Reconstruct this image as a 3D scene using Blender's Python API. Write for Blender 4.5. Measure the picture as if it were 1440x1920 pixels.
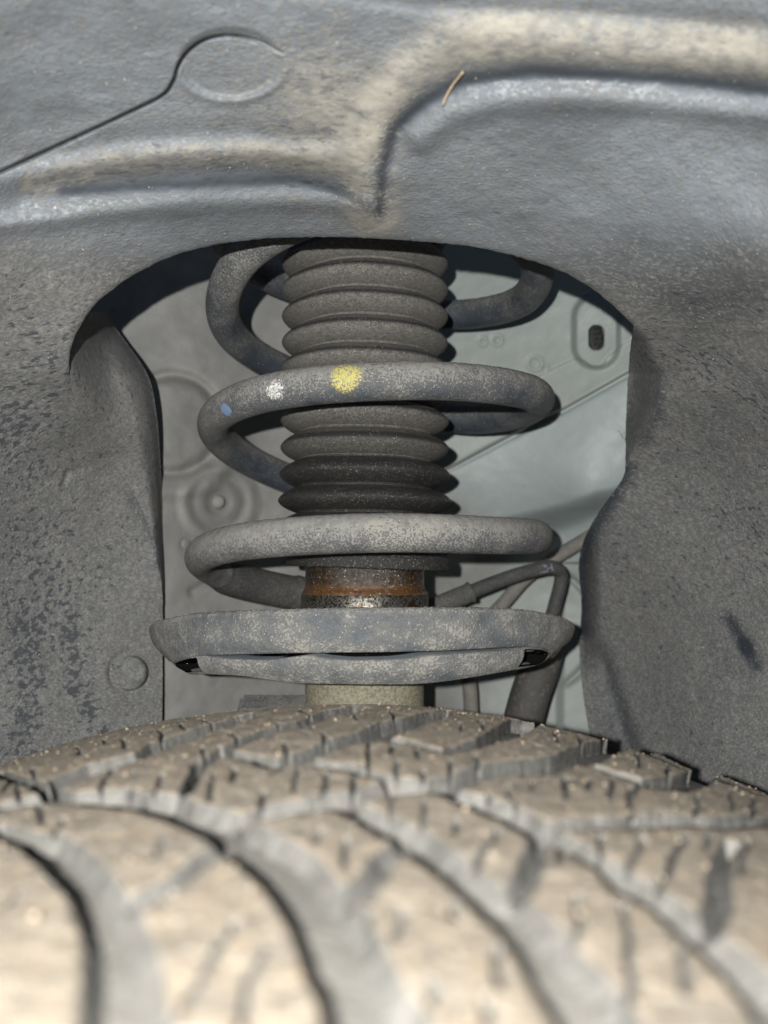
import bpy, math, random
import numpy as np
from mathutils import Vector, Matrix

random.seed(4)
rng = np.random.default_rng(7)
scene = bpy.context.scene
for o in list(bpy.data.objects):
    bpy.data.objects.remove(o)
COL = scene.collection

# ------------------------------------------------------------ camera / light
F = 1900.0
PITCH = math.atan(110 / F)
cam = bpy.data.cameras.new('camera')
cam.sensor_fit = 'VERTICAL'
cam.sensor_height = 36.0
cam.lens = 36.0 * F / 1920.0
cam.clip_start = 0.005
cam.clip_end = 300
cam.dof.use_dof = True
cam.dof.focus_distance = 0.322
cam.dof.aperture_fstop = 13.5
camo = bpy.data.objects.new('camera', cam)
camo.rotation_euler = (math.pi / 2 + PITCH, 0, 0)
COL.objects.link(camo)
scene.camera = camo

scene.view_settings.view_transform = 'Standard'
scene.view_settings.look = 'None'
scene.view_settings.exposure = -1.8
scene.view_settings.gamma = 1.0

world = bpy.data.worlds.new('World')
scene.world = world
world.use_nodes = True
wn = world.node_tree
bg = wn.nodes['Background']
sky = wn.nodes.new('ShaderNodeTexSky')
sky.sky_type = 'NISHITA'
sky.sun_disc = False
sky.sun_elevation = math.radians(38)
sky.sun_rotation = math.radians(60)
wn.links.new(sky.outputs[0], bg.inputs[0])
bg.inputs[1].default_value = 0.08

fl = bpy.data.lights.new('phone_flash', 'POINT')
fl.energy = 30.5
fl.shadow_soft_size = 0.0022
fl.color = (1.0, 0.992, 0.972)
flo = bpy.data.objects.new('phone_flash', fl)
flo.location = (-0.0250, -0.060, 0.0105)
COL.objects.link(flo)

# ------------------------------------------------------------ projection helpers
def tanel(y):
    return np.tan(np.arctan((960 - np.asarray(y, float)) / F) + PITCH)
def pt(x, y, Y):
    """world point seen at photo position x,y and lying at world depth Y (metres in front of the lens)"""
    Y = np.asarray(Y, float)
    z = Y * tanel(y)
    d = Y * math.cos(PITCH) + z * math.sin(PITCH)
    return np.stack([(np.asarray(x, float) - 720) / F * d, Y + 0 * z, z], -1)
def proj(P):
    d = P[..., 1] * math.cos(PITCH) + P[..., 2] * math.sin(PITCH)
    v = -P[..., 1] * math.sin(PITCH) + P[..., 2] * math.cos(PITCH)
    d = np.maximum(d, 1e-4)
    return 720 + F * P[..., 0] / d, 960 - F * v / d

def sm(a, b, x):
    t = np.clip((x - a) / (b - a), 0, 1)
    return t * t * (3 - 2 * t)

def hash3(i, j, k, seed):
    h = (i * 374761393 + j * 668265263 + k * 2147483647 + seed * 1274126177) & 0xFFFFFFFF
    h = ((h ^ (h >> 13)) * 1274126177) & 0xFFFFFFFF
    h = h ^ (h >> 16)
    return (h & 0xFFFFFF) / float(0xFFFFFF)
def vnoise(P, scale, seed=1, octaves=3):
    P = np.asarray(P, float) * scale + 1000.0
    out = np.zeros(P.shape[:-1]); amp = 1.0; tot = 0
    for o in range(octaves):
        I = np.floor(P).astype(np.int64); f = P - I; f = f * f * (3 - 2 * f)
        acc = 0
        for a in (0, 1):
            for b in (0, 1):
                for c in (0, 1):
                    w = (f[..., 0] if a else 1 - f[..., 0]) * (f[..., 1] if b else 1 - f[..., 1]) * (f[..., 2] if c else 1 - f[..., 2])
                    acc = acc + w * hash3(I[..., 0] + a, I[..., 1] + b, I[..., 2] + c, seed + o * 17)
        out += amp * acc; tot += amp; amp *= .5; P = P * 2.03
    return out / tot

def polydist(px, py, line):
    """distance from points to a polyline, same units"""
    best = np.full(np.shape(px), 1e9)
    for (x0, y0), (x1, y1) in zip(line[:-1], line[1:]):
        dx, dy = x1 - x0, y1 - y0
        L = dx * dx + dy * dy + 1e-18
        t = np.clip(((px - x0) * dx + (py - y0) * dy) / L, 0, 1)
        best = np.minimum(best, np.hypot(px - x0 - t * dx, py - y0 - t * dy))
    return best
def inpoly(px, py, poly):
    ins = np.zeros(np.shape(px), bool)
    n = len(poly)
    for i in range(n):
        x0, y0 = poly[i]; x1, y1 = poly[(i + 1) % n]
        if y0 == y1: continue
        c = ((y0 > py) != (y1 > py)) & (px < (x1 - x0) * (py - y0) / (y1 - y0) + x0)
        ins ^= c
    return ins

def catmull(pts, n):
    """smooth curve through the points, n samples evenly along it"""
    p = np.asarray(pts, float)
    q = np.vstack([2 * p[0] - p[1], p, 2 * p[-1] - p[-2]])
    out = []
    for i in range(1, len(q) - 2):
        t = np.linspace(0, 1, 24, endpoint=False)[:, None]
        a, b, c, d = q[i - 1], q[i], q[i + 1], q[i + 2]
        out.append(.5 * ((2 * b) + (c - a) * t + (2 * a - 5 * b + 4 * c - d) * t ** 2 + (-a + 3 * b - 3 * c + d) * t ** 3))
    out.append(p[-1:])
    o = np.vstack(out)
    s = np.concatenate([[0], np.cumsum(np.linalg.norm(np.diff(o, axis=0), axis=1))])
    u = np.linspace(0, s[-1], n)
    return np.stack([np.interp(u, s, o[:, k]) for k in range(o.shape[1])], -1)

# ------------------------------------------------------------ object helpers
def mesh_obj(name, V, Fc, mat, parent=None, attrs=None, smooth=True):
    V = np.asarray(V, np.float32).reshape(-1, 3); Fc = np.asarray(Fc, np.int32)
    me = bpy.data.meshes.new(name)
    n, k = Fc.shape
    me.vertices.add(len(V)); me.vertices.foreach_set('co', V.ravel())
    me.loops.add(n * k); me.loops.foreach_set('vertex_index', Fc.ravel())
    me.polygons.add(n)
    me.polygons.foreach_set('loop_start', np.arange(0, n * k, k, dtype=np.int32))
    me.polygons.foreach_set('use_smooth', np.full(n, smooth, bool))
    me.update(calc_edges=True)
    if attrs:
        for a, d in attrs.items():
            d = np.asarray(d, np.float32)
            if d.ndim >= 2 and d.shape[-1] == 3 and d.size == 3 * len(V):
                at = me.attributes.new(a, 'FLOAT_VECTOR', 'POINT'); at.data.foreach_set('vector', d.ravel())
            else:
                at = me.attributes.new(a, 'FLOAT', 'POINT'); at.data.foreach_set('value', d.ravel())
    me.materials.append(mat)
    o = bpy.data.objects.new(name, me)
    COL.objects.link(o)
    if parent is not None: o.parent = parent
    return o
def grid_faces(nu, nv, wrapu=False, wrapv=False):
    iu = np.arange(nu if wrapu else nu - 1); iv = np.arange(nv if wrapv else nv - 1)
    I, J = np.meshgrid(iu, iv, indexing='ij')
    I2 = (I + 1) % nu; J2 = (J + 1) % nv
    return np.stack([I * nv + J, I2 * nv + J, I2 * nv + J2, I * nv + J2], -1).reshape(-1, 4)
def thing(name, label, cat, loc=(0, 0, 0), group=None):
    o = bpy.data.objects.new(name, None); COL.objects.link(o)
    o.empty_display_size = 0.02
    o.location = loc
    o['label'] = label; o['category'] = cat
    if group: o['group'] = group
    return o
def adopt(o, t):
    """part built in world coordinates goes under its thing"""
    o.parent = t
    o.location = Vector(o.location) - Vector(t.location)
    return o
def tag(o, label=None, cat=None, group=None, kind=None):
    if label: o['label'] = label
    if cat: o['category'] = cat
    if group: o['group'] = group
    if kind: o['kind'] = kind
    return o
def tube(name, path, rad, mat, seg=20, attrs=None, cap=True, radf=None, flat=1.0):
    P = np.asarray(path, float); n = len(P)
    T = np.gradient(P, axis=0); T /= np.linalg.norm(T, axis=1)[:, None]
    N = np.zeros_like(P); ref = np.array([0, 0, 1.0]) if abs(T[0][2]) < .9 else np.array([0, 1.0, 0])
    v = ref - T[0] * ref.dot(T[0]); v /= np.linalg.norm(v); N[0] = v
    for i in range(1, n):
        v = N[i - 1] - T[i] * N[i - 1].dot(T[i]); N[i] = v / np.linalg.norm(v)
    B = np.cross(T, N)
    a = np.linspace(0, 2 * math.pi, seg, endpoint=False)
    r = np.full(n, rad) if radf is None else rad * radf(np.linspace(0, 1, n))
    if cap:
        P = np.vstack([P[:1], P, P[-1:]]); N = np.vstack([N[:1], N, N[-1:]]); B = np.vstack([B[:1], B, B[-1:]])
        r = np.concatenate([[1e-5], r, [1e-5]])
    V = P[:, None] + r[:, None, None] * (np.cos(a)[None, :, None] * N[:, None] + flat * np.sin(a)[None, :, None] * B[:, None])
    return mesh_obj(name, V, grid_faces(len(P), seg, wrapv=True), mat)
def lathe(name, cx, cy, prof, mat, seg=160, attrs=None, jitter=None):
    prof = np.asarray(prof, float)
    a = np.linspace(0, 2 * math.pi, seg, endpoint=False)
    V = np.stack([cx + prof[None, :, 0] * np.sin(a)[:, None], cy - prof[None, :, 0] * np.cos(a)[:, None],
                  np.broadcast_to(prof[None, :, 1], (seg, len(prof)))], -1)
    if jitter is not None: V = jitter(V)
    return mesh_obj(name, V, grid_faces(seg, len(prof), wrapu=True)[:, ::-1], mat, attrs=attrs(V) if attrs else None)

# ------------------------------------------------------------ materials
class NT:
    def __init__(s, name):
        s.m = bpy.data.materials.new(name); s.m.use_nodes = True
        s.t = s.m.node_tree; s.b = s.t.nodes['Principled BSDF']
        s.co = s.t.nodes.new('ShaderNodeTexCoord').outputs['Object']
    def lk(s, a, b): s.t.links.new(a, b)
    def val(s, sock, v):
        if isinstance(v, (int, float)): sock.default_value = v
        elif isinstance(v, tuple): sock.default_value = v if len(v) == 4 or sock.type == 'VECTOR' else v + (1,)
        else: s.lk(v, sock)
    def noise(s, scale, detail=2, rough=.5, stretch=None, dist=0):
        n = s.t.nodes.new('ShaderNodeTexNoise'); n.inputs['Scale'].default_value = scale
        n.inputs['Detail'].default_value = detail; n.inputs['Roughness'].default_value = rough
        n.inputs['Distortion'].default_value = dist
        src = s.co
        if stretch:
            mp = s.t.nodes.new('ShaderNodeMapping'); mp.inputs['Scale'].default_value = stretch
            s.lk(src, mp.inputs[0]); src = mp.outputs[0]
        s.lk(src, n.inputs['Vector'])
        return n.outputs['Fac']
    def voro(s, scale):
        n = s.t.nodes.new('ShaderNodeTexVoronoi'); n.inputs['Scale'].default_value = scale
        s.lk(s.co, n.inputs['Vector']); return n
    def attr(s, name, out='Fac'):
        n = s.t.nodes.new('ShaderNodeAttribute'); n.attribute_name = name; return n.outputs[out]
    def math(s, op, a, b=0.0, clamp=False):
        n = s.t.nodes.new('ShaderNodeMath'); n.operation = op; n.use_clamp = clamp
        s.val(n.inputs[0], a); s.val(n.inputs[1], b); return n.outputs[0]
    def ramp(s, x, lo, hi, a=0.0, b=1.0):
        n = s.t.nodes.new('ShaderNodeMapRange'); n.interpolation_type = 'SMOOTHSTEP'
        s.val(n.inputs[0], x); s.val(n.inputs[1], lo); s.val(n.inputs[2], hi); s.val(n.inputs[3], a); s.val(n.inputs[4], b)
        return n.outputs[0]
    def mix(s, f, a, b):
        n = s.t.nodes.new('ShaderNodeMix'); n.data_type = 'RGBA'
        s.val(n.inputs[0], f); s.val(n.inputs[6], a); s.val(n.inputs[7], b); return n.outputs[2]
    def bump(s, h, dist, strength=1.0, prev=None):
        n = s.t.nodes.new('ShaderNodeBump'); n.inputs['Distance'].default_value = dist
        n.inputs['Strength'].default_value = strength
        s.lk(h, n.inputs['Height'])
        if prev: s.lk(prev, n.inputs['Normal'])
        return n.outputs[0]
    def out(s, color, rough, normal=None, metal=0.0, spec=.5):
        s.val(s.b.inputs['Base Color'], color); s.val(s.b.inputs['Roughness'], rough)
        s.val(s.b.inputs['Metallic'], metal); s.val(s.b.inputs['Specular IOR Level'], spec)
        if normal: s.lk(normal, s.b.inputs['Normal'])
        return s.m

def dusty(name, base, dust, k=1.0, scale=900, rough=.42, stretch=None, beige=(.37, .348, .298), spark=0.0, bumpd=.0004, soft=.18, big=60, bigk=.5, film=.62, fleck=False):
    """dark part under a coat of road dust; the coat's thickness is the vertex attribute 'dust', sandy dust is 'beige'"""
    n = NT(name)
    d = n.attr('dust'); bg_ = n.attr('beige')
    fine = n.noise(scale, 4, .62, stretch)
    mid = n.noise(big, 3, .55, stretch)
    # dust where attribute + blotches beat fine noise
    lvl = n.math('ADD', n.math('MULTIPLY', d, k), n.math('MULTIPLY', n.math('SUBTRACT', mid, .5), bigk))
    thr = n.ramp(fine, .28, .72, 0, 1)
    m = n.ramp(n.math('SUBTRACT', lvl, thr), -soft, soft)
    m = n.math('MAXIMUM', m, n.math('MULTIPLY', n.ramp(lvl, -.1, .8), film if not fleck else n.math('MULTIPLY', n.math('SUBTRACT', 1.0, n.math('MULTIPLY', n.attr('sky_tint'), .75)), film)))
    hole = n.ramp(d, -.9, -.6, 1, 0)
    tint = n.noise(scale * .35, 3, .6)
    dcol = n.mix(n.ramp(tint, .3, .7), tuple(c * .86 for c in dust), tuple(min(1, c * 1.14) for c in dust))
    dcol = n.mix(n.math('MULTIPLY', bg_, n.ramp(n.noise(250, 3), .2, .6), True), dcol, beige)
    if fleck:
        sky_m = n.math('MULTIPLY', n.attr('sky_tint'), n.ramp(n.noise(40, 4, .6), .25, .6, .65, 1))  # sky light on the ceiling, mixed into the base as pale blue
        base_ = n.mix(sky_m, base, (.212, .238, .264))
        col = n.mix(m, base_, dcol)
    else:
        col = n.mix(m, base, dcol)
    if fleck:
        nf = n.math('ADD', n.noise(520, 4, .6, (.42, 1, 1)), n.math('MULTIPLY', n.math('SUBTRACT', n.noise(30, 3), .5), .16))
        fa = n.math('ADD', nf, n.math('MULTIPLY', n.attr('fl'), .27))
        col = n.mix(n.math('MULTIPLY', n.ramp(fa, .66, .715), n.ramp(n.attr('sky_tint'), 0, 1, .72, .42)), col, tuple(c * 1.2 for c in base))
    col = n.mix(hole, col, (.006, .006, .006))  # near black paints the shade inside slots and holes
    rg = n.ramp(m, 0, 1, rough, .92)
    if spark > 0:
        v = n.voro(scale * 1.8)
        w = n.t.nodes.new('ShaderNodeSeparateColor'); n.lk(v.outputs['Color'], w.inputs[0])
        sp = n.math('MULTIPLY', n.math('GREATER_THAN', w.outputs[0], 1 - spark), n.math('LESS_THAN', v.outputs['Distance'], .42))
        col = n.mix(sp, col, (.62, .58, .5))
        rg = n.mix(sp, rg, (.3, .3, .3))
    h = n.math('ADD', m, n.math('MULTIPLY', n.noise(scale * 1.7, 3, .7), .8))
    nb = n.bump(h, bumpd, .8)
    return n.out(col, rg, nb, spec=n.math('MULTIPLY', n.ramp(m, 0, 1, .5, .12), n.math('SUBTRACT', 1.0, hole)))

DUST = (.235, .222, .200)
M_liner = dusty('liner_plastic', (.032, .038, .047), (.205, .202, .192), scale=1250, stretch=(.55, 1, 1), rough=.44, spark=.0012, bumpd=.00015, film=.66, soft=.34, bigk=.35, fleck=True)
M_coil = dusty('coil_paint', (.045, .056, .070), (.250, .242, .226), scale=1500, rough=.36, spark=.010, bigk=1.0, big=85, film=.46, soft=.24)
M_boot = dusty('bellows_rubber', (.026, .025, .023), (.175, .166, .150), scale=1900, rough=.55, spark=.02, bigk=.3, film=.5)
M_boot_clean = dusty('bellows_rubber_clean', (.018, .018, .017), (.12, .11, .10), scale=2300, rough=.5, spark=.05, bigk=.3, film=.4)
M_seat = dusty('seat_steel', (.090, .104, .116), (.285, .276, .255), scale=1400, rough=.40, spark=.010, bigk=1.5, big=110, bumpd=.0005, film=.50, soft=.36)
M_hose = dusty('hose_rubber', (.020, .026, .033), (.16, .15, .135), scale=1500, rough=.45, bigk=.4, big=100)
M_brown = dusty('dusty_rubber', (.05, .046, .042), (.21, .198, .178), scale=500, rough=.7, bigk=.4, soft=.5, film=.9)

def mat_tread():
    n = NT('tread_rubber')
    h = n.attr('h')
    big = n.noise(110, 3, .6); fine = n.noise(900, 4, .65); f2 = n.noise(330, 3, .6)
    tan_ = n.mix(n.ramp(f2, .3, .7), (.270, .229, .176), (.345, .295, .230))
    tan_ = n.mix(n.ramp(n.noise(480, 2), .62, .72), tan_, (.40, .29, .18))
    tan_ = n.mix(n.ramp(n.noise(420, 3), .60, .70), tan_, (.19, .18, .16))
    gry = n.mix(n.ramp(f2, .3, .7), (.125, .121, .110), (.180, .174, .158))
    top = n.math('MULTIPLY', n.ramp(h, .93, .995), n.ramp(n.math('ADD', big, n.math('MULTIPLY', fine, .4)), .48, .66, .45, 1))
    col = n.mix(top, gry, tan_)
    col = n.mix(n.math('MULTIPLY', n.ramp(n.attr('sip'), .2, .9), .62), col, (.035, .034, .032))
    hh = n.math('ADD', fine, n.math('MULTIPLY', n.noise(2200, 2), .5))
    return n.out(col, .85, n.bump(hh, .0006, .9), spec=.2)
M_tread = mat_tread()

def mat_carcass():
    n = NT('groove_rubber')
    col = n.mix(n.ramp(n.noise(200, 3), .3, .7), (.165, .158, .140), (.215, .205, .182))
    return n.out(col, .9, n.bump(n.noise(700, 3), .0004), spec=.2)
M_carcass = mat_carcass()

def mat_panel():
    n = NT('body_paint')
    d = n.attr('dust'); bl = n.attr('beige')
    paint = n.mix(bl, (.298, .326, .304), (.335, .378, .372))
    dirt = n.mix(n.ramp(n.noise(90, 3), .3, .7), (.222, .220, .206), (.280, .276, .260))
    lv = n.math('ADD', d, n.math('MULTIPLY', n.math('SUBTRACT', n.noise(70, 4, .6), .5), .7))
    m = n.ramp(lv, .15, .85)
    col = n.mix(m, paint, dirt)
    sp = n.ramp(n.noise(260, 3, .6), .70, .78)
    col = n.mix(n.math('MULTIPLY', sp, .55), col, (.10, .085, .065))
    col = n.mix(n.math('MULTIPLY', n.ramp(n.noise(900, 2), .66, .74), .35), col, (.40, .40, .37))
    return n.out(col, n.ramp(m, 0, 1, .5, .75), n.bump(n.noise(900, 3), .00012), spec=.4)
M_panel = mat_panel()

def mat_rust():
    n = NT('wet_rusty_steel')
    z = n.t.nodes.new('ShaderNodeSeparateXYZ'); n.lk(n.co, z.inputs[0])
    c0 = n.mix(n.ramp(n.noise(500, 4, .6), .35, .68), (.014, .009, .005), (.055, .029, .010))
    rust = n.attr('dust')
    col = n.mix(n.math('MULTIPLY', rust, n.ramp(n.noise(300, 3), .3, .6, .5, 1)), c0, (.13, .055, .013))
    v = n.voro(2600)
    w = n.t.nodes.new('ShaderNodeSeparateColor'); n.lk(v.outputs['Color'], w.inputs[0])
    sp = n.math('MULTIPLY', n.math('GREATER_THAN', w.outputs[1], .965), n.math('LESS_THAN', v.outputs['Distance'], .4))
    col = n.mix(sp, col, (.75, .70, .6))
    hh = n.math('ADD', n.math('MULTIPLY', w.outputs[0], .5), n.noise(2600, 3, .7))
    n.b.inputs['Coat Weight'].default_value = .9; n.b.inputs['Coat Roughness'].default_value = .12
    nb = n.bump(hh, .00030, 1.0); n.lk(nb, n.b.inputs['Coat Normal'])
    return n.out(col, n.ramp(n.noise(900, 2), .3, .7, .18, .4), nb, metal=.0, spec=.6)
M_rust = mat_rust()
def mat_bare():
    n = NT('scuffed_bare_steel')
    z = n.noise(1500, 4, .65)
    col = n.mix(n.ramp(z, .4, .62), (.05, .040, .028), (.42, .40, .35))
    col = n.mix(n.ramp(n.noise(160, 3), .5, .65), col, (.10, .06, .022))
    return n.out(col, .33, n.bump(n.noise(2200, 3, .7), .00010, 1), metal=.9)
M_bare = mat_bare()
def simple(name, c1, c2, scale, rough=.8, bd=.0003, spec=.3):
    n = NT(name)
    return n.out(n.mix(n.ramp(n.noise(scale, 4, .65), .32, .68), c1, c2), rough, n.bump(n.noise(scale * 1.5, 3), bd), spec=spec)
M_tube = simple('sandy_tube', (.17, .155, .10), (.32, .295, .22), 900, .8)
M_dark = simple('hole_shade_black', (.012, .013, .014), (.03, .03, .03), 500, .6)
M_grit = simple('grit', (.30, .23, .15), (.48, .40, .29), 700, .75)
M_gritw = simple('pale_grit', (.36, .34, .31), (.62, .59, .54), 900, .4, spec=.6)
M_ground = simple('asphalt', (.04, .04, .042), (.065, .063, .06), 60, .9)
def mat_mark(name, c, c2, thr):
    n = NT(name)
    al = n.ramp(n.math('SUBTRACT', n.noise(1500, 4, .7), n.math('MULTIPLY', n.attr('rim'), .22)), thr - .09, thr + .03)
    n.lk(al, n.b.inputs['Alpha'])
    return n.out(n.mix(n.ramp(n.noise(700, 3, .7), .35, .65), c2, c), .6, n.bump(n.noise(1600, 3), .0003))
M_yellow = mat_mark('yellow_paint', (.56, .50, .13), (.42, .38, .17), .44)
M_blue = mat_mark('blue_paint', (.17, .26, .42), (.20, .26, .36), .34)
M_white = mat_mark('white_paint', (.78, .77, .73), (.50, .49, .46), .49)
M_print = simple('hose_print', (.16, .19, .23), (.24, .27, .32), 900, .7)

# ------------------------------------------------------------ suspension strut
AX = (684 - 720) / F * .38           # strut axis
AY = .38
strut = thing('suspension_strut', 'dusty car suspension strut with coil spring, ribbed bellows and spring seat, above the tyre', 'suspension strut', (AX, AY, -.10))

# coil spring: turn angle t (0 = front, +90 = left, 180 = back), height z
TT = [-300, -270, -225, -180, -145, -112, -90, -45, 0, 45, 90, 135, 180, 213, 240, 270, 315, 360, 405, 450, 495, 540, 585, 630, 675, 720, 765, 810, 840, 876]
ZZ = [129, 127, 121.5, 114.5, 109.5, 107.5, 109.5, 116, 118.5, 110, 95, 85, 73.5, 65, 63, 63.2, 61.8, 60.2, 57.8, 52, 41, 27, 15, 12.6, 11.6, 11.8, 9.2, 3.0, -4.0, -11.0]
XC = np.interp
def coil_c(t):
    t = np.asarray(t, float)
    p = catmull(np.stack([TT, ZZ], -1), 3000)
    z = np.interp(t, p[:, 0], p[:, 1]) / 1000
    xc = np.interp(t, [90, 450, 810], [-.0014, -.0030, -.0060])
    R = np.interp(t, [90, 450, 810], [.0592, .0603, .0614])
    R = R - .010 * sm(825, 868, t) * 0
    a = np.radians(t)
    er = np.stack([-np.sin(a), -np.cos(a), 0 * a], -1)
    return np.stack([xc, AY + 0 * a, z], -1) + R[..., None] * er, er
RW = .00625
def coil_surf(t, psi, dr=0.0):
    C, er = coil_c(t)
    C2, _ = coil_c(np.asarray(t) + .5)
    T = C2 - C; T /= np.linalg.norm(T, axis=-1)[..., None]
    N = np.cross(T, er); N /= np.linalg.norm(N, axis=-1)[..., None]
    N = np.where(N[..., 2:3] < 0, -N, N)
    E = np.cross(N, T); E = np.where((E * er).sum(-1)[..., None] < 0, -E, E)
    r = RW + np.asarray(dr)
    return C + r[..., None] * (np.cos(psi)[..., None] * E + np.sin(psi)[..., None] * N)
nt, nps = 2600, 44
t = np.linspace(-300, 832, nt); ps = np.linspace(0, 2 * math.pi, nps, endpoint=False)
Tg, Pg = np.meshgrid(t, ps, indexing='ij')
V = coil_surf(Tg, Pg, np.zeros_like(Tg))
nz = vnoise(V, 900, 3, 3)
topw = sm(-.35, .9, np.sin(Pg))
V = coil_surf(Tg, Pg, (nz - .5) * .00035 * (.3 + topw))
front = sm(-.3, .5, np.cos(np.radians(Tg)))
left = sm(.0, .9, np.sin(np.radians(Tg)))
big = vnoise(V, 70, 9, 3)
dust = .27 + .52 * sm(-.6, .8, np.sin(Pg)) + .22 * left * sm(330, 450, np.abs(Tg + 0)) * 0 + .16 * left
dust += .20 * sm(600, 700, Tg) + .10 * front
dust -= .28 * sm(-.1, -.9, np.cos(np.radians(Tg)))          # the rear of each turn is cleaner
dust -= .25 * sm(60, 110, Tg) * sm(170, 130, Tg)            # lower left of the top turn
dust += (big - .5) * .5
coil = mesh_obj('coil_spring', V, grid_faces(nt, nps, wrapv=True), M_coil, attrs={'dust': np.clip(dust, 0, 1.1), 'beige': np.clip(sm(680, 720, Tg) * sm(740, 720, Tg) * .6 * (big > .5), 0, 1)})
adopt(coil, strut)
# plastic sleeve on the lower dead end
t = np.linspace(826, 872, 80); ps = np.linspace(0, 2 * math.pi, 36, endpoint=False)
Tg, Pg = np.meshgrid(t, ps, indexing='ij')
dr = .0010 + .0006 * sm(867, 869, Tg) - .0066 * sm(870.6, 872, Tg) - .0009 * sm(834, 826, Tg)
V = coil_surf(Tg, Pg, dr)
o = mesh_obj('end_sleeve', V, grid_faces(80, 36, wrapv=True), M_hose, attrs={'dust': np.full(V.shape[:2], .42), 'beige': np.zeros(V.shape[:2])}); o.parent = coil
# paint marks lie on the wire
def paint_mark(x, y, rp, mat, seed, sq=1.0):
    # find the place on the wire seen at that picture position, then lay an uneven disc of paint on it
    tt, pp = np.meshgrid(np.linspace(330, 470, 700), np.linspace(-1.4, 1.4, 120), indexing='ij')
    S = coil_surf(tt, pp, np.zeros_like(tt)); sx, sy = proj(S)
    i = np.argmin((sx - x) ** 2 + (sy - y) ** 2); t0, p0 = tt.ravel()[i], pp.ravel()[i]
    Rm = rp / F * .325
    a = np.linspace(0, 2 * math.pi, 40, endpoint=False); q = np.linspace(0, 1, 9)
    A, Q = np.meshgrid(a, q, indexing='ij')
    rr = Rm * (1 + .05 * np.sin(3 * A + seed) + .025 * np.sin(7 * A + 2 * seed)) * Q
    tt = t0 - np.degrees(rr * np.cos(A) * sq / .066); pp = p0 + rr * np.sin(A) / RW
    S = coil_surf(tt, pp, .00022 - .0002 * Q ** 6)
    o = mesh_obj('paint_mark', S, grid_faces(40, 9, wrapu=True), mat, attrs={'rim': Q ** 4}); o.parent = coil
    return o
tag(paint_mark(648, 705, 33, M_yellow, 1), 'round yellow paint mark on the upper coil')
tag(paint_mark(423, 769, 15, M_blue, 2.2, 1.1), 'small blue paint mark on the left bend of the coil')
tag(paint_mark(516, 731, 25, M_white, 4.1), 'speckled white paint mark on the upper coil')

# bellows: one sub-part per fold
boot = bpy.data.objects.new('bellows', None); COL.objects.link(boot); boot.parent = strut
def zs(y, Y=.38): return float(Y * tanel(y))
fold_y = [449, 498, 547, 596, 645, 694, 743, 791, 842, 892, 941, 988]
for i, fy in enumerate(fold_y):
    fy0 = fy - 24.5 if i == 0 else (fy + fold_y[i - 1]) / 2
    fy1 = fy + 24 if i == len(fold_y) - 1 else (fy + fold_y[i + 1]) / 2
    z1, z0, zc = zs(fy0), zs(fy1), zs(fy)
    ro = .0316 + (.0006 if i >= 9 else 0) + random.uniform(-.0002, .0002); rc = .0252
    if i in (10, 11): ro += .0003
    s = np.linspace(-1, 1, 41)
    z = np.where(s < 0, zc + (zc - z0) * s, zc + (z1 - zc) * s)
    lens = np.clip(1 - (np.abs(s) / .94) ** 1.7, 0, 1) ** .80
    r = rc + (ro - rc) * lens
    r = r - .0006 * np.exp(-((np.abs(s) - .97) / .03) ** 2)
    prof = np.stack([r, z], -1)
    ph = 1.0 + i * .22
    def jit(V, ph=ph):
        a = np.arctan2(V[..., 0] - AX, AY - V[..., 1])
        V = V.copy(); V[..., 2] += .00035 * np.sin(a + ph) + .00018 * np.sin(2 * a + ph) + .00012 * np.sin(5 * a + 2 * ph)
        return V
    clean = i >= 9
    def at(V, s=s, clean=clean, i=i):
        S = np.broadcast_to(s[None], V.shape[:2])
        a = np.arctan2(V[..., 0] - AX, AY - V[..., 1])
        if clean:
            d = .10 + .25 * sm(.55, .95, S)
        else:
            d = .80 - .72 * np.exp(-((S - .30) / .20) ** 2) * (1 if i > 1 else .6) + .1 * (vnoise(V, 120, 5) - .5)
            d = d - {7: .12, 8: .30}.get(i, 0)
        return {'dust': np.clip(d, 0, 1), 'beige': np.full(V.shape[:2], .0)}
    o = lathe('bellows_fold', AX, AY, prof, M_boot_clean if clean else M_boot, 220, at, jit); o.parent = boot
    if i == 9: o['label'] = 'cleaner black fold near the lower end of the bellows'
for o in boot.children: o.location = Vector((0, 0, 0))
boot.location = -Vector(strut.location)
# lower cuff, open underneath, tilted
zt = zs(1004)
def cuff_j(V):
    V = V.copy(); V[..., 2] += (V[..., 0] - AX) * -.035
    return V
prof = [(.0262, zt + .002), (.0290, zt), (.0298, zt - .003), (.0298, zs(1040)), (.0306, zs(1046)), (.0306, zs(1062)), (.0300, zs(1066)), (.0262, zs(1065)), (.0240, zs(1060)), (.0232, zs(1040)), (.0232, zt)]
pf = catmull(prof, 60)
cuff = lathe('bellows_cuff', AX + .0012, AY, pf, M_boot_clean, 160, lambda V: {'dust': np.full(V.shape[:2], .12), 'beige': np.zeros(V.shape[:2])}, cuff_j)
cuff.parent = boot
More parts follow.
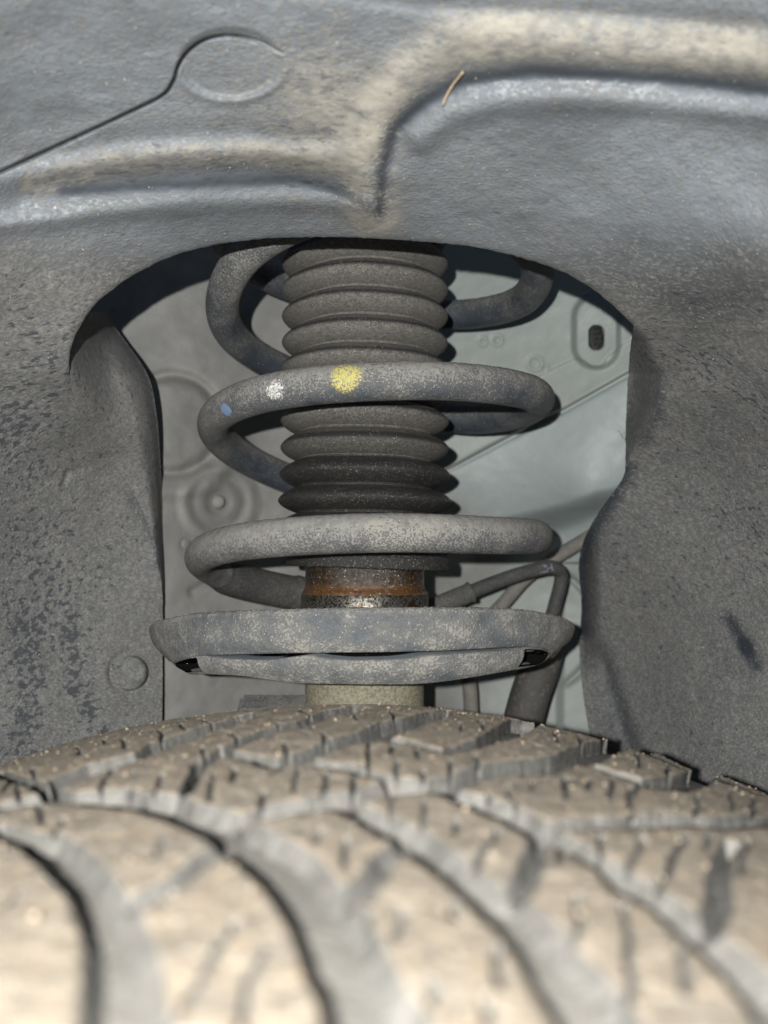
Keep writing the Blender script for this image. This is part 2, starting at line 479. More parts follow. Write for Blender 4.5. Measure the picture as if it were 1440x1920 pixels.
# damper tube, upper rusty part and the wider bare collar
def rj(V):
    V = V.copy(); return V
tp = np.array([(.0222, zs(990)), (.0222, zs(1060)), (.0222, zs(1095)), (.0223, zs(1102)), (.0233, zs(1110)), (.0236, zs(1114))])
tp = np.concatenate([[tp[0]], catmull(tp[1:], 40)])
o = lathe('damper_tube', AX, AY, tp, M_rust, 200, lambda V: {'dust': sm(zs(1088), zs(1104), V[..., 2])})
adopt(o, strut)
o = lathe('collar', AX, AY, [(.0236, zs(1114)), (.0238, zs(1115.5)), (.0238, zs(1180)), (.0238, -.030)], M_bare, 200); adopt(o, strut)
o = lathe('lower_tube', AX, AY, [(.0205, -.030), (.0220, -.0315), (.0221, -.036), (.0221, -.13), (.0225, -.131), (.0225, -.16)], M_tube, 120); adopt(o, strut)

# spring seat dish
SX = (680 - 720) / F * .38
nph = 900
phd = np.linspace(-180, 180, nph, endpoint=False)
def rim_curve(ptsxy, r0, endv):
    out = []
    for x, y in ptsxy:
        ph = math.asin(max(-.999, min(.999, (x - 680) / F * AY / r0)))
        for _ in range(30):
            Yp = AY - r0 * math.cos(ph)
            X = (x - 720) / F * Yp
            ph = math.asin(max(-.9995, min(.9995, (X - SX) / r0)))
        out.append((math.degrees(ph), float((AY - r0 * math.cos(ph)) * tanel(y))))
    out.sort()
    xs = [-180, -95] + [o[0] for o in out] + [95, 180]; v = [endv, out[0][1]] + [o[1] for o in out] + [out[-1][1], endv]
    return np.interp(phd, xs, v)
ztop = rim_curve([(290,1172),(320,1158),(360,1150),(420,1146),(500,1143),(600,1140),(690,1139),(800,1138),(900,1139),(960,1141),(1000,1145),(1040,1153),(1068,1172)], .0765, -.026)
zt1 = rim_curve([(315,1244),(345,1234),(385,1229),(450,1227),(530,1225),(600,1224),(700,1223),(800,1221),(870,1218),(930,1215),(985,1213),(1030,1216),(1052,1228)], .0765, -.036)
zbot = rim_curve([(340,1266),(385,1264),(450,1267),(500,1274),(550,1281),(620,1283),(700,1284),(790,1283),(850,1276),(900,1268),(960,1257),(1000,1253),(1035,1250)], .0725, -.042)
_x, _ = proj(np.stack([SX + .0765 * np.sin(np.radians(phd)), AY - .0765 * np.cos(np.radians(phd)), -.025 + 0 * phd], -1))
slot = np.interp(_x, [380, 400, 430, 500, 545, 575, 600, 660, 740, 790, 850, 900, 960, 992], [0, 3, 6, 8, 5, 3, 7, 10, 10, 7, 5, 5, 3, 0]) / F * .50 * (np.abs(phd) < 80)
ker = np.hanning(25); ker /= ker.sum()
def smooth(a): return np.convolve(np.concatenate([a[-30:], a, a[:30]]), ker, 'same')[30:-30]
ztop, zt1, zbot = map(smooth, (ztop, zt1, zbot))
slot = np.convolve(np.concatenate([slot[-30:], slot, slot[:30]]), np.hanning(13) / np.hanning(13).sum(), 'same')[30:-30]
zs1 = zt1 - slot
taper = sm(40, 75, np.abs(phd))            # ends pull in towards the bottom
rows = []; tags_ = []
def row(r, z, k): rows.append(np.stack([np.broadcast_to(r, phd.shape), np.broadcast_to(z, phd.shape)], -1)); tags_.append(k)
row(.0235, ztop - .013, 0); row(.060, ztop - .0132, 0); row(.0705, ztop - .0125, 0); row(.0735, ztop - .009, 0); row(.0742, ztop - .002, 0); row(.0748, ztop - .0004, 0)
row(.0756, ztop, 1); row(.0766, ztop - .0002, 1); row(.0774, ztop - .0009, 1)
for q in np.linspace(.08, 1, 22):
    bul = .0778 - .0012 * (2 * q - 1) ** 2 * (q > .5) - .0045 * taper * q ** 2.2 - .0004 * q
    row(bul, (ztop - .0009) + (zt1 - ztop + .0009) * q, 2)
last = rows[-1][:, 0]
row(last - .0008, zt1 + .00005, 3); row(last - .020 * np.clip(slot / .0005, .02, 1), zt1 - slot * .15, 3.3); row(last - .020 * np.clip(slot / .0005, .02, 1), zs1 + slot * .15, 3.3)
for q in np.linspace(0, 1, 30):
    rr = last - .0012 - .0032 * q ** 2 - .0022 * taper * q ** 1.5 + .0004 * math.sin(q * 3.1)
    row(rr, zs1 + (zbot - zs1) * q, 4 + q * .9)
row(rows[-1][:, 0] - .0010, zbot - .0001, 5); row(rows[-1][:, 0] - .0004, zbot + .0012, 6)
row(.060, zbot + .0022, 6); row(.0215, np.full(nph, -.0305), 6)
R = np.stack(rows, 1); rz = R[..., 0].copy(); zz = R[..., 1].copy()
K = np.array(tags_)[None, :] + 0 * rz
PH = phd[:, None] + 0 * rz
q = (K - 4) / .9
for a0, a1, q0, q1 in ((-61, -44.5, .12, .80), (46, 61.5, .14, .82)):
    w = sm(a0 - .6, a0 + (5 if a0 < 0 else .4), PH) * sm(a1 + .6, a1 - (.4 if a0 < 0 else 4), PH) * sm(q0 - .03, q0 + .06, q) * sm(q1 + .03, q1 - .03, q) * (K >= 4) * (K < 5)
    lip = np.exp(-((q - q0 + .05) / .06) ** 2) * sm(a0 - 2, a0 + 2, PH) * sm(a1 + 2, a1 - 2, PH) * (K >= 4) * (K < 5)
    rz += -.0160 * w + .0009 * lip; HOLEW = np.maximum(locals().get('HOLEW', 0), w)
a = np.radians(PH)
V = np.stack([SX + rz * np.sin(a), AY - rz * np.cos(a), zz], -1)
nn = vnoise(V, 420, 11, 3) - .5
disp = nn * .0005 * (K >= 1) * (K < 6) + (vnoise(V, 90, 2, 2) - .5) * .0008 * (K >= 2) * (K < 6)
V[..., 0] += disp * np.sin(a); V[..., 1] -= disp * np.cos(a); V[..., 2] += (vnoise(V, 700, 5, 2) - .5) * .0004 * (K == 1)
bl = vnoise(V * np.array([1, 1, 1.6]), 130, 21, 3)
side = sm(30, 60, np.abs(PH))
d = .38 + .34 * side + .28 * (K >= 4) + (bl - .5) * .9 * (1 - .6 * side) + .25 * (K <= 1)
be = np.clip(sm(.55, .7, vnoise(V, 60, 31, 2)) * .8 * (K >= 1), 0, 1)
be = np.maximum(be, np.exp(-((PH - 1) / 22) ** 2) * .5 * (K >= 2))
hole_shade = HOLEW > .03
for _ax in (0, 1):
    hole_shade = hole_shade | np.roll(hole_shade, 1, _ax) | np.roll(hole_shade, -1, _ax)
d = np.where(hole_shade | ((K > 3.2) & (K < 3.5)), -1.5, np.clip(d, 0, 1.1))  # below zero: insides of slot and holes painted black as shade
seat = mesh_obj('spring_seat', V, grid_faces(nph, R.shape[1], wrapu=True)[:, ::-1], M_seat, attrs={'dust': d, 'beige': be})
adopt(seat, strut)
# bracket beside the lower tube
def boxmesh(name, c, s, mat, rot=None, bev=.0015):
    import bmesh
    bm = bmesh.new(); bmesh.ops.create_cube(bm, size=1)
    bmesh.ops.scale(bm, vec=s, verts=bm.verts)
    bmesh.ops.bevel(bm, geom=bm.edges[:], offset=bev, segments=2, affect='EDGES')
    me = bpy.data.meshes.new(name); bm.to_mesh(me); bm.free()
    me.materials.append(mat)
    o = bpy.data.objects.new(name, me); COL.objects.link(o); o.location = c
    if rot: o.rotation_euler = rot
    for nm, v in (('dust', .6), ('beige', 0.)):
        at = me.attributes.new(nm, 'FLOAT', 'POINT'); at.data.foreach_set('value', [v] * len(me.vertices))
    return o
o = boxmesh('bracket', tuple(pt(515, 1334, .372)), (.026, .012, .0085), M_seat, (.45, 0, 0)); adopt(o, strut)

# ------------------------------------------------------------ wheel arch liner
ctrl = [(-250, -250, .165), (300, -250, .174), (720, -250, .178), (1150, -250, .174), (1690, -250, .163),
 (0, 0, .196), (360, 0, .206), (720, 0, .209), (1080, 0, .205), (1440, 0, .193),
 (0, 200, .228), (360, 200, .239), (720, 200, .242), (1080, 200, .236), (1440, 200, .222),
 (0, 350, .252), (360, 350, .266), (700, 350, .270), (1080, 350, .263), (1440, 350, .243),
 (0, 470, .268), (250, 450, .285), (430, 452, .298), (560, 445, .30), (720, 448, .30), (880, 462, .298), (1000, 490, .296), (1200, 450, .272), (1440, 480, .252),
 (200, 560, .300), (130, 680, .312), (0, 600, .290), (1120, 550, .300), (1190, 610, .308), (1440, 600, .280), (1300, 640, .31),
 (-250, 500, .235), (-250, 0, .180), (1690, 0, .176), (1690, 500, .225), (-250, 900, .29), (1690, 900, .285),
 (0, 750, .318), (0, 900, .340), (150, 800, .345), (150, 950, .372), (210, 870, .372), (0, 1200, .362), (150, 1200, .385), (230, 1000, .388), (300, 1100, .398), (300, 1400, .402), (0, 1500, .366), (300, 1700, .41), (-250, 1300, .33), (-250, 1700, .34),
 (1440, 750, .315), (1440, 850, .338), (1300, 850, .365), (1300, 740, .335), (1245, 700, .335), (1235, 770, .352), (1205, 830, .372),
 (1440, 1100, .372), (1300, 1100, .398), (1300, 1350, .405), (1440, 1400, .38), (1690, 1300, .33), (1690, 1700, .34), (1150, 1200, .440), (1120, 1400, .445), (1120, 1700, .445), (1150, 1000, .408)]
cp = np.array(ctrl, float)
def tps_fit(cp, lam=20.0):
    X = cp[:, :2] / 1000; n = len(X)
    D = np.linalg.norm(X[:, None] - X[None], axis=-1)
    Kk = np.where(D > 0, D ** 2 * np.log(D + 1e-12), 0) + np.eye(n) * lam * 1e-5
    Pm = np.hstack([np.ones((n, 1)), X])
    A = np.block([[Kk, Pm], [Pm.T, np.zeros((3, 3))]])
    w = np.linalg.solve(A, np.concatenate([cp[:, 2], [0, 0, 0]]))
    def f(x, y):
        x = np.asarray(x, float) / 1000; y = np.asarray(y, float) / 1000
        out = w[n] + w[n + 1] * x + w[n + 2] * y
        for i in range(n):
            D2 = (x - X[i, 0]) ** 2 + (y - X[i, 1]) ** 2
            out = out + w[i] * .5 * D2 * np.log(D2 + 1e-12)
        return out
    return f
Dl = tps_fit(cp)
def G(x, y, line, w):
    return np.exp(-(polydist(x, y, line) / w) ** 2)
SEAM = catmull([(-60, 352), (0, 323), (120, 268), (250, 207), (306, 178), (326, 150), (334, 124), (352, 97), (385, 74), (430, 66), (480, 76), (530, 100)], 60)
def liner_depth(x, y):
    d = Dl(x, y)
    up = sm(520, 420, y) * .60      # ceiling features only
    c = 0
    c -= .0040 * G(x, y, [(-100, 372), (60, 322), (200, 300), (330, 286), (480, 283), (620, 297)], 24)
    c += .0030 * G(x, y, [(40, 372), (200, 346), (400, 332), (560, 335), (650, 362)], 24)
    c -= .0042 * G(x, y, [(-100, 440), (60, 415), (250, 392), (450, 380), (600, 378), (690, 388)], 20)
    c += .0018 * G(x, y, [(60, 300), (250, 262), (450, 250), (600, 262)], 22)
    # web between the pockets
    c -= .0045 * G(x, y, [(700, 400), (690, 300), (715, 215), (770, 140), (850, 75), (1000, 78), (1200, 105), (1440, 125), (1700, 150)], 46)
    c += .0030 * G(x, y, [(735, 300), (750, 235), (800, 190), (870, 152), (1000, 138), (1200, 142), (1330, 152), (1440, 165), (1700, 190)], 20)
    c -= .0052 * G(x, y, [(790, 262), (850, 215), (930, 193), (1050, 188), (1200, 194), (1440, 218), (1700, 245)], 26)
    c -= .0015 * G(x, y, [(300, -60), (560, -20), (800, 10), (1200, 30), (1440, 50)], 18) * -1
    # round dimple left
    rr = np.hypot((x - 432) / 96, (y - 118) / 66)
    c += .0022 * sm(1.06, .86, rr) - .0014 * np.exp(-((rr - 1.10) / .10) ** 2) * sm(60, 200, y)
    # overlap seam
    ds = polydist(x, y, SEAM)
    c += .0085 * np.exp(-(ds / 2.6) ** 2) * sm(560, 440, x)
    # side: rolled-in part on the right of the opening
    c2 = .030 * sm(900, 1000, x) * sm(0, 62, -(x - np.interp(y, [600, 640, 700, 760, 820, 880, 930], [1190, 1222, 1242, 1236, 1208, 1172, 1150]))) * sm(600, 640, y) * sm(905, 850, y)
    c2 += .014 * sm(900, 1000, x) * sm(1130, 1085, x) * sm(960, 1100, y) * sm(1300, 1180, y)
    # round fastener recess on the left wall
    r2 = np.hypot(x - 243, y - 1262)
    c2 += .0016 * np.exp(-((r2 - 37) / 5) ** 2)
    c2 += .0015 * G(x, y, [(120, 905), (127, 885), (150, 880)], 5)
    # shallow right panel step
    c2 += .0025 * G(x, y, [(1125, 1220), (1160, 1330), (1195, 1440)], 16)
    c2 += .0030 * sm(-30, 30, (x * .62 + y) - np.interp(x, [0, 1440], [0, 0]) - 5000)
    return d + c * up + c2

open_arch = [(130, 690), (131, 660), (145, 622), (175, 575), (215, 540), (265, 508), (330, 478), (400, 460), (480, 449), (560, 445), (640, 445), (720, 448), (800, 454), (880, 462), (960, 479), (1040, 504), (1100, 535), (1150, 574), (1188, 611)]
open_right = [(1181, 660), (1176, 740), (1173, 820), (1172, 880), (1160, 908), (1130, 950), (1108, 985), (1092, 1022), (1085, 1065), (1090, 1120), (1088, 1180), (1086, 1215), (1092, 1290), (1104, 1370), (1122, 1500), (1140, 1640)]
open_bot = [(1100, 1660), (720, 1665), (330, 1650)]
open_left = [(304, 1560), (304, 1400), (305, 1280), (305, 1180), (304, 1100), (292, 1040), (276, 985), (250, 925), (212, 868), (172, 812), (146, 765), (134, 725)]
loop = catmull(open_arch, 260).tolist() + catmull([open_arch[-1]] + open_right, 220)[1:].tolist() + open_bot + catmull(open_left + [open_arch[0]], 200)[:-1].tolist()
loop = np.array(loop)
CX, CY = 690., 900.
ang = np.unwrap(np.arctan2(loop[:, 1] - CY, loop[:, 0] - CX))
rad = np.hypot(loop[:, 0] - CX, loop[:, 1] - CY)
o_ = np.argsort(ang); ang = ang[o_]; rad = rad[o_]
# angular samples: dense over the ceiling
w_ang = np.linspace(-math.pi, math.pi, 4000)
dens = 1.0 + 3.2 * sm(.15, .6, -np.sin(w_ang))
cs = np.concatenate([[0], np.cumsum((dens[1:] + dens[:-1]) / 2)]); cs /= cs[-1]
A = np.interp(np.linspace(0, 1, 1500, endpoint=False), cs, w_ang)
amod = (A - ang[0]) % (2 * math.pi) + ang[0]
ri = np.interp(amod, np.append(ang, ang[0] + 2 * math.pi), np.append(rad, rad[0]))
ca, sa = np.cos(A), np.sin(A)
ri = ri + 2.6 * (vnoise(np.stack([A * 60, 0 * A, 0 * A], -1), 1.0, 5, 4) - .5)
X0, X1, Y0, Y1 = -250, 1690, -250, 1700
with np.errstate(divide='ignore'):
    ro_ = np.minimum(np.where(ca > 0, (X1 - CX) / ca, (X0 - CX) / ca), np.where(sa > 0, (Y1 - CY) / sa, (Y0 - CY) / sa))
rf = np.minimum(np.where(ca > 0, (1450 - CX) / ca, (-10 - CX) / ca), np.where(sa > 0, (1500 - CY) / sa, (-10 - CY) / sa))
rf = np.maximum(rf, ri + 5)
nr1, nr2 = 250, 22
q1 = np.linspace(0, 1, nr1)
RR = np.concatenate([ri[:, None] + (rf - ri)[:, None] * q1[None], rf[:, None] + (ro_ - rf)[:, None] * np.linspace(0, 1, nr2 + 1)[None, 1:]], 1)
GX = CX + RR * ca[:, None]; GY = CY + RR * sa[:, None]
Dg = liner_depth(GX, GY)
# lip: last millimetres roll back a little
lipd = (RR - RR[:, :1])
Dg = Dg + .0011 * np.exp(-lipd / 4.0) * sm(780, 680, GY)
P = pt(GX, GY, Dg)
def lrough(P): return (vnoise(P, 260, 41, 3) - .5) * .0008 + (vnoise(P, 45, 43, 2) - .5) * .0024 + (vnoise(P, 900, 47, 2) - .5) * .0002
rough = lrough(P)
P = pt(GX, GY, Dg + rough)
# back side of the sheet so it has thickness
edge_b1 = pt(GX[:, 0] + .5 * ca, GY[:, 0] + .5 * sa, Dg[:, 0] + rough[:, 0] + .0022 * sm(300, 700, GX[:, 0]) + .0022 * sm(760, 700, GY[:, 0]) + .0003)
edge_b2 = pt(GX[:, 12] , GY[:, 12], Dg[:, 12] + .0030)
edge_b3 = pt(GX[:, 60] , GY[:, 60], Dg[:, 60] + .0040)
# dust map of the liner, with sky light painted on its ceiling
def blob(x, y, cx, cy, rx, ry): return np.exp(-(((x - cx) / rx) ** 2 + ((y - cy) / ry) ** 2))
def liner_dust_sky(x, y):
    d = .78 - .13 * sm(560, 820, y) - .06 * sm(900, 1200, x) * sm(600, 800, y)
    be = np.zeros_like(x)
    webl = [(700, 400), (690, 300), (700, 225), (750, 150), (850, 78), (1000, 66), (1200, 88), (1440, 105), (1700, 122)]
    wb = np.exp(-(polydist(x, y, webl) / 56) ** 4)
    rim = np.exp(-(polydist(x, y, [(60, 345), (200, 310), (330, 292), (480, 286), (650, 310)]) / 24) ** 4)
    sp1 = blob(x, y, 610, 210, 100, 130)
    be = np.maximum(np.maximum(wb, .8 * rim), .6 * sp1)
    ceil = sm(620, 470, y + .10 * np.abs(x - 720))
    d -= ceil * (.40 - .12 * blob(x, y, 430, 120, 90, 60))
    pt_ = .72 + .95 * (vnoise(np.stack([x, y, 0 * x], -1), .012, 91, 4) - .35)
    d += ceil * pt_ * (.62 * wb + .45 * rim + .50 * sp1)
    be = be * np.clip(pt_, 0, 1)
    navy = G(x, y, [(712, 395), (716, 320), (735, 245), (790, 195), (870, 152), (1000, 134), (1200, 146), (1330, 156), (1440, 172), (1700, 196)], 17)
    navy = np.maximum(navy, .8 * G(x, y, [(120, 360), (250, 350), (420, 342), (560, 338), (640, 360), (690, 385)], 13))
    d -= .75 * navy
    sky_tint = ceil * (1 - .85 * navy) * (1 - .35 * blob(x, y, 1250, 480, 300, 110))  # bluish sky light painted into the ceiling's base colour
    d -= .12 * blob(x, y, 1300, 470, 260, 130)
    # edges rubbed clean along the right part of the opening
    d -= .55 * G(x, y, [(1172, 880), (1130, 960), (1100, 1010), (1088, 1080), (1090, 1180)], 20)
    d -= .45 * G(x, y, [(1300, 640), (1440, 720)], 30) * .6
    d -= .30 * G(x, y, [(1240, 690), (1235, 770), (1205, 830)], 12)
    d -= .35 * blob(x, y, 1330, 560, 160, 60)
    d += .16 * G(x, y, [(1210, 620), (1300, 650), (1440, 700)], 30)
    # dark rubbed streaks
    d -= .10 * G(x, y, [(48, 1300), (40, 1420)], 30)
    d -= .10 * blob(x, y, 20, 1000, 60, 200)
    d -= .50 * (G(x, y, [(1368, 1160), (1400, 1215)], 13) + G(x, y, [(1398, 1210), (1418, 1250)], 13))
    d -= .45 * G(x, y, [(296, 980), (300, 1060)], 9) + .25 * G(x, y, [(240, 925), (285, 1010)], 9)
    d -= .30 * G(x, y, [(1125, 1220), (1160, 1330), (1195, 1440)], 20)
    return np.clip(d, -.2, 1.25), np.clip(be, 0, 1), sky_tint
dd, bb, sky_t = liner_dust_sky(GX, GY)
def fleck_map(x, y):
    f = .10 + .12 * sm(640, 760, y)
    f += .75 * G(x, y, [(48, 1180), (52, 1300), (40, 1430)], 34) + .62 * G(x, y, [(132, 1180), (140, 1290), (175, 1350), (205, 1410)], 22)
    f += .38 * blob(x, y, 30, 1000, 90, 230) + .55 * blob(x, y, 25, 790, 60, 60) + .25 * blob(x, y, 120, 1130, 60, 100)
    f += .45 * G(x, y, [(1210, 660), (1300, 690), (1440, 760)], 32) + .35 * G(x, y, [(1280, 640), (1440, 700)], 22) + .2 * blob(x, y, 1400, 1000, 150, 200)
    f += .30 * G(x, y, [(60, 620), (100, 700)], 50)
    f += .50 * sm(620, 500, y) * np.maximum(G(x, y, [(60, 350), (200, 322), (400, 312), (560, 318), (680, 350)], 30), G(x, y, [(600, 130), (640, 230), (560, 260)], 60))
    f += .30 * blob(x, y, 60, 620, 130, 70)
    return np.clip(f * .70 - .5 * sm(560, 440, y) * (x > 760), 0, .72)
flk = fleck_map(GX, GY)
bb = np.clip(bb + (vnoise(P, 70, 77, 3) - .5) * .5 * (bb > .05), 0, 1)
Vall = np.concatenate([edge_b3[:, None], edge_b2[:, None], edge_b1[:, None], P], 1)
dall = np.concatenate([dd[:, :1]] * 3 + [dd], 1); ball = np.concatenate([bb[:, :1] * 0] * 3 + [bb], 1)
liner = thing('wheel_arch_liner', 'dusty dark plastic wheel arch liner curving over the spring with an arched opening', 'wheel arch liner', (0, .30, .09))
o = mesh_obj('liner_shell', Vall, grid_faces(len(A), Vall.shape[1], wrapu=True), M_liner, attrs={'dust': dall, 'beige': ball, 'sky_tint': np.concatenate([sky_t[:, :1]] * 3 + [sky_t], 1), 'fl': np.concatenate([flk[:, :1]] * 3 + [flk], 1)}); adopt(o, liner)
# inner flange seen through the left of the opening
ny, nx = 220, 120
fe = catmull([(255, 500), (196, 560), (200, 588), (232, 635), (262, 676), (282, 715), (293, 770), (299, 830), (303, 920), (305, 1000), (307, 1100), (306, 1200), (305, 1300), (304, 1450), (304, 1600)], 400)
fe = fe[fe[:, 1] > 540] if False else fe
yy = np.linspace(585, 1600, ny)
fs = fe[np.argsort(fe[:, 1])]
er_ = np.interp(yy, fs[:, 1], fs[:, 0])
lr_ = np.interp(yy, [500, 690, 765, 812, 868, 925, 985, 1040, 1100, 1600], [60, 60, 90, 120, 160, 200, 230, 250, 260, 262])
tq = np.linspace(0, 1, nx)
FX = lr_[:, None] + (er_ - lr_)[:, None] * tq[None] ** .8; FY = yy[:, None] + 0 * FX
bx = np.interp(FY, [560, 575, 622, 660, 690, 725, 765, 812, 868, 925, 985, 1040], [165, 160, 130, 116, 118, 130, 146, 172, 212, 250, 276, 292])
FD = liner_depth(FX, FY) + .0005 + .016 * sm(715, 610, FY) + .050 * sm(860, 560, FY) ** 1.2 * sm(0, 95, FX - bx) + .004 * sm(.85, 1, tq)[None] ** 2 + .010 * sm(.6, 1, tq)[None] ** 2 * sm(1150, 900, FY)
FP = pt(FX, FY, FD)
FP = pt(FX, FY, FD + lrough(FP))
fd, fb, _b = liner_dust_sky(FX, FY); fd = fd + .08 - .35 * sm(.9, 1, tq)[None] * sm(1150, 1000, FY)
FPb = pt(FX[:, -1] - 1, FY[:, -1], FD[:, -1] + .002); FPc = pt(FX[:, -20], FY[:, -20], FD[:, -20] + .006)
FV = np.concatenate([FP, FPb[:, None], FPc[:, None]], 1)
o = mesh_obj('inner_flange', FV, grid_faces(ny, nx + 2)[:, ::-1], M_liner, attrs={'dust': np.concatenate([fd, fd[:, -1:], fd[:, -1:]], 1), 'beige': np.zeros((ny, nx + 2)), 'fl': np.full((ny, nx + 2), .2)}); adopt(o, liner)
# push-in fastener on the left wall
c = pt(243, 1262, float(liner_depth(np.array(243.), np.array(1262.))) - .0002)
r_ = 33 / F * .385
prof = [(1e-5, .0016), (r_ * .5, .0017), (r_ * .86, .0013), (r_ * .97, .0004), (r_, -.002)]
a_ = np.linspace(0, 2 * math.pi, 48, endpoint=False)
pr = catmull(prof, 24)
V = np.stack([c[0] + pr[None, :, 0] * np.sin(a_)[:, None], c[1] - pr[None, :, 1] + 0 * a_[:, None], c[2] + pr[None, :, 0] * np.cos(a_)[:, None]], -1)
V[..., 1] += (vnoise(V, 300, 3) - .5) * .0012
o = mesh_obj('push_fastener', V, grid_faces(48, 24, wrapu=True), M_liner, attrs={'dust': np.full(V.shape[:2], .68) - .3 * sm(.45, .8, vnoise(V, 300, 8)), 'beige': np.zeros(V.shape[:2])}); adopt(o, liner)

# ------------------------------------------------------------ inner body panel behind the strut
px_ = np.arange(60, 1330, 2.2); py_ = np.arange(380, 1620, 2.2)
BX, BY = np.meshgrid(px_, py_, indexing='ij')
panel_ctrl = np.array([(60, 380, .425), (300, 500, .425), (500, 420, .452), (700, 380, .463), (1050, 420, .446), (1300, 380, .430), (230, 600, .418), (305, 800, .408), (305, 1000, .408), (305, 1200, .412), (305, 1400, .415), (60, 1000, .405), (60, 1600, .41),
  (420, 650, .436), (430, 850, .438), (420, 1000, .440), (520, 750, .455), (700, 700, .466), (860, 560, .460), (1050, 560, .444), (1120, 640, .440), (1180, 740, .432), (1300, 700, .428), (700, 1000, .468), (860, 900, .462), (1040, 800, .447), (1150, 850, .438),
  (1100, 930, .444), (850, 1000, .472), (1050, 1000, .470), (1300, 1000, .46), (850, 1100, .480), (1070, 1150, .480), (450, 1250, .440), (700, 1300, .478), (850, 1300, .482), (1100, 1350, .475), (700, 1600, .48), (1300, 1600, .47)])
Db = tps_fit(panel_ctrl, 5)
seamA = [(1330, 622), (1175, 700), (1060, 765), (950, 820), (860, 868), (780, 905)]
def side_of(x, y, line):       # >0 below the line
    l = sorted(line); return y - np.interp(x, [p[0] for p in l], [p[1] for p in l])
def panel_depth(x, y):
    d = Db(x, y)
    s = side_of(x, y, seamA)
    d = d + .0040 * sm(-2, 5, s) * sm(760, 900, x) + .0025 * np.exp(-((s - 4) / 5) ** 2) * sm(800, 900, x)
    s2 = side_of(x, y, [(1010, 706), (1045, 688), (1080, 672), (1095, 676), (1108, 688), (1126, 688), (1140, 668), (1170, 645), (1330, 560)])
    d = d + .0012 * sm(-2, 2, s2) * sm(985, 1020, x) * sm(6, -1, s)
    # raised boss round the oval hole
    rr = np.hypot((x - 1118) / 44, np.maximum(np.abs(y - 622) - 26, 0) / 44)
    d = d - .0045 * sm(1.12, .78, rr)
    # crease then hollow under the lower sheet
    s3 = side_of(x, y, [(600, 1080), (800, 1018), (960, 968), (1060, 945), (1120, 922), (1330, 880)])
    d = d + .016 * sm(-6, 50, s3) * sm(760, 880, x) - .010 * sm(50, 120, s3) * sm(760, 880, x)
    # straight ledge lower right
    d = d + .0035 * sm(1054, 1058, y) * sm(1040, 1060, x)
    r3 = np.hypot(x - 1000, y - 1180)
    d = d + .003 * np.exp(-((r3 - 118) / 6) ** 2) * sm(1050, 1070, x) * sm(1060, 1080, y)
    # left round swage and boss
    r1 = np.hypot((x - 322), (y - 795))
    d = d + .0042 * np.exp(-((r1 - 92) / 11) ** 2) - .0030 * np.exp(-((r1 - 128) / 16) ** 2) * sm(780, 860, y) + .004 * sm(86, 70, r1) * 0
    r2 = np.hypot((x - 410), (y - 942))
    d = d - .0026 * sm(84, 60, r2) + .0016 * np.exp(-((r2 - 48) / 10) ** 2) + .0014 * sm(30, 16, r2)
    d = d + .002 * G(x, y, [(360, 1110), (390, 1090), (470, 1085)], 8)
    for wx, wy, wr in ((1003, 681, 13), (932, 638, 9), (905, 640, 7), (1020, 690, 6), (350, 1020, 10), (480, 1210, 12), (880, 1210, 10)):
        rw = np.hypot(x - wx, y - wy); d = d + .0007 * np.exp(-((rw - wr) / 3.5) ** 2) - .0003 * sm(wr, wr * .5, rw)
    # slot through the sheet
    ro = np.hypot((x - 1118) / 13.5, np.maximum(np.abs(y - 633) - 9, 0) / 13.5)
    d = d + .0095 * sm(1.12, .98, ro)
    return d
BD = panel_depth(BX, BY)
BP = pt(BX, BY, BD); BP = pt(BX, BY, BD + (vnoise(BP, 60, 51, 3) - .5) * .0016 + (vnoise(BP, 300, 52, 2) - .5) * .0002)
s = side_of(BX, BY, seamA)
lightw = sm(-3, 6, s) * sm(800, 950, BX) * sm(1080, 980, BY)
pd = .95 * sm(900, 560, BX) + .30 * sm(-30, -6, s) * sm(10, -2, s) * (BX > 820) * .7 + .10
pd += .35 * sm(960, 1100, BY) * sm(1020, 900, BX) + .7 * sm(1250, 1330, BY) * sm(900, 700, BX)
pd += .55 * G(BX, BY, [(640, 900), (900, 1010)], 70)
body = thing('inner_body_panel', 'grey green painted inner body panel behind the spring with seams and an oval hole', 'body panel', (0, .49, 0))
o = mesh_obj('panel_sheet', BP, grid_faces(len(px_), len(py_)), M_panel, attrs={'dust': np.clip(pd, 0, 1), 'beige': lightw}); adopt(o, body)
# small domed stud in the boss
c = pt(408, 941, float(panel_depth(np.array(408.), np.array(941.)))); rk = 12 / F * .5
V = np.stack([c[0] + rk * np.outer(np.sin(a_), np.sin(np.linspace(0, 1.7, 12))), c[1] - rk * .9 * np.cos(np.linspace(0, 1.7, 12))[None] + 0 * a_[:, None], c[2] + rk * np.outer(np.cos(a_), np.sin(np.linspace(0, 1.7, 12)))], -1)
o = mesh_obj('stud', V, grid_faces(48, 12, wrapu=True), M_panel, attrs={'dust': np.full(V.shape[:2], .9), 'beige': np.zeros(V.shape[:2])}); adopt(o, body)
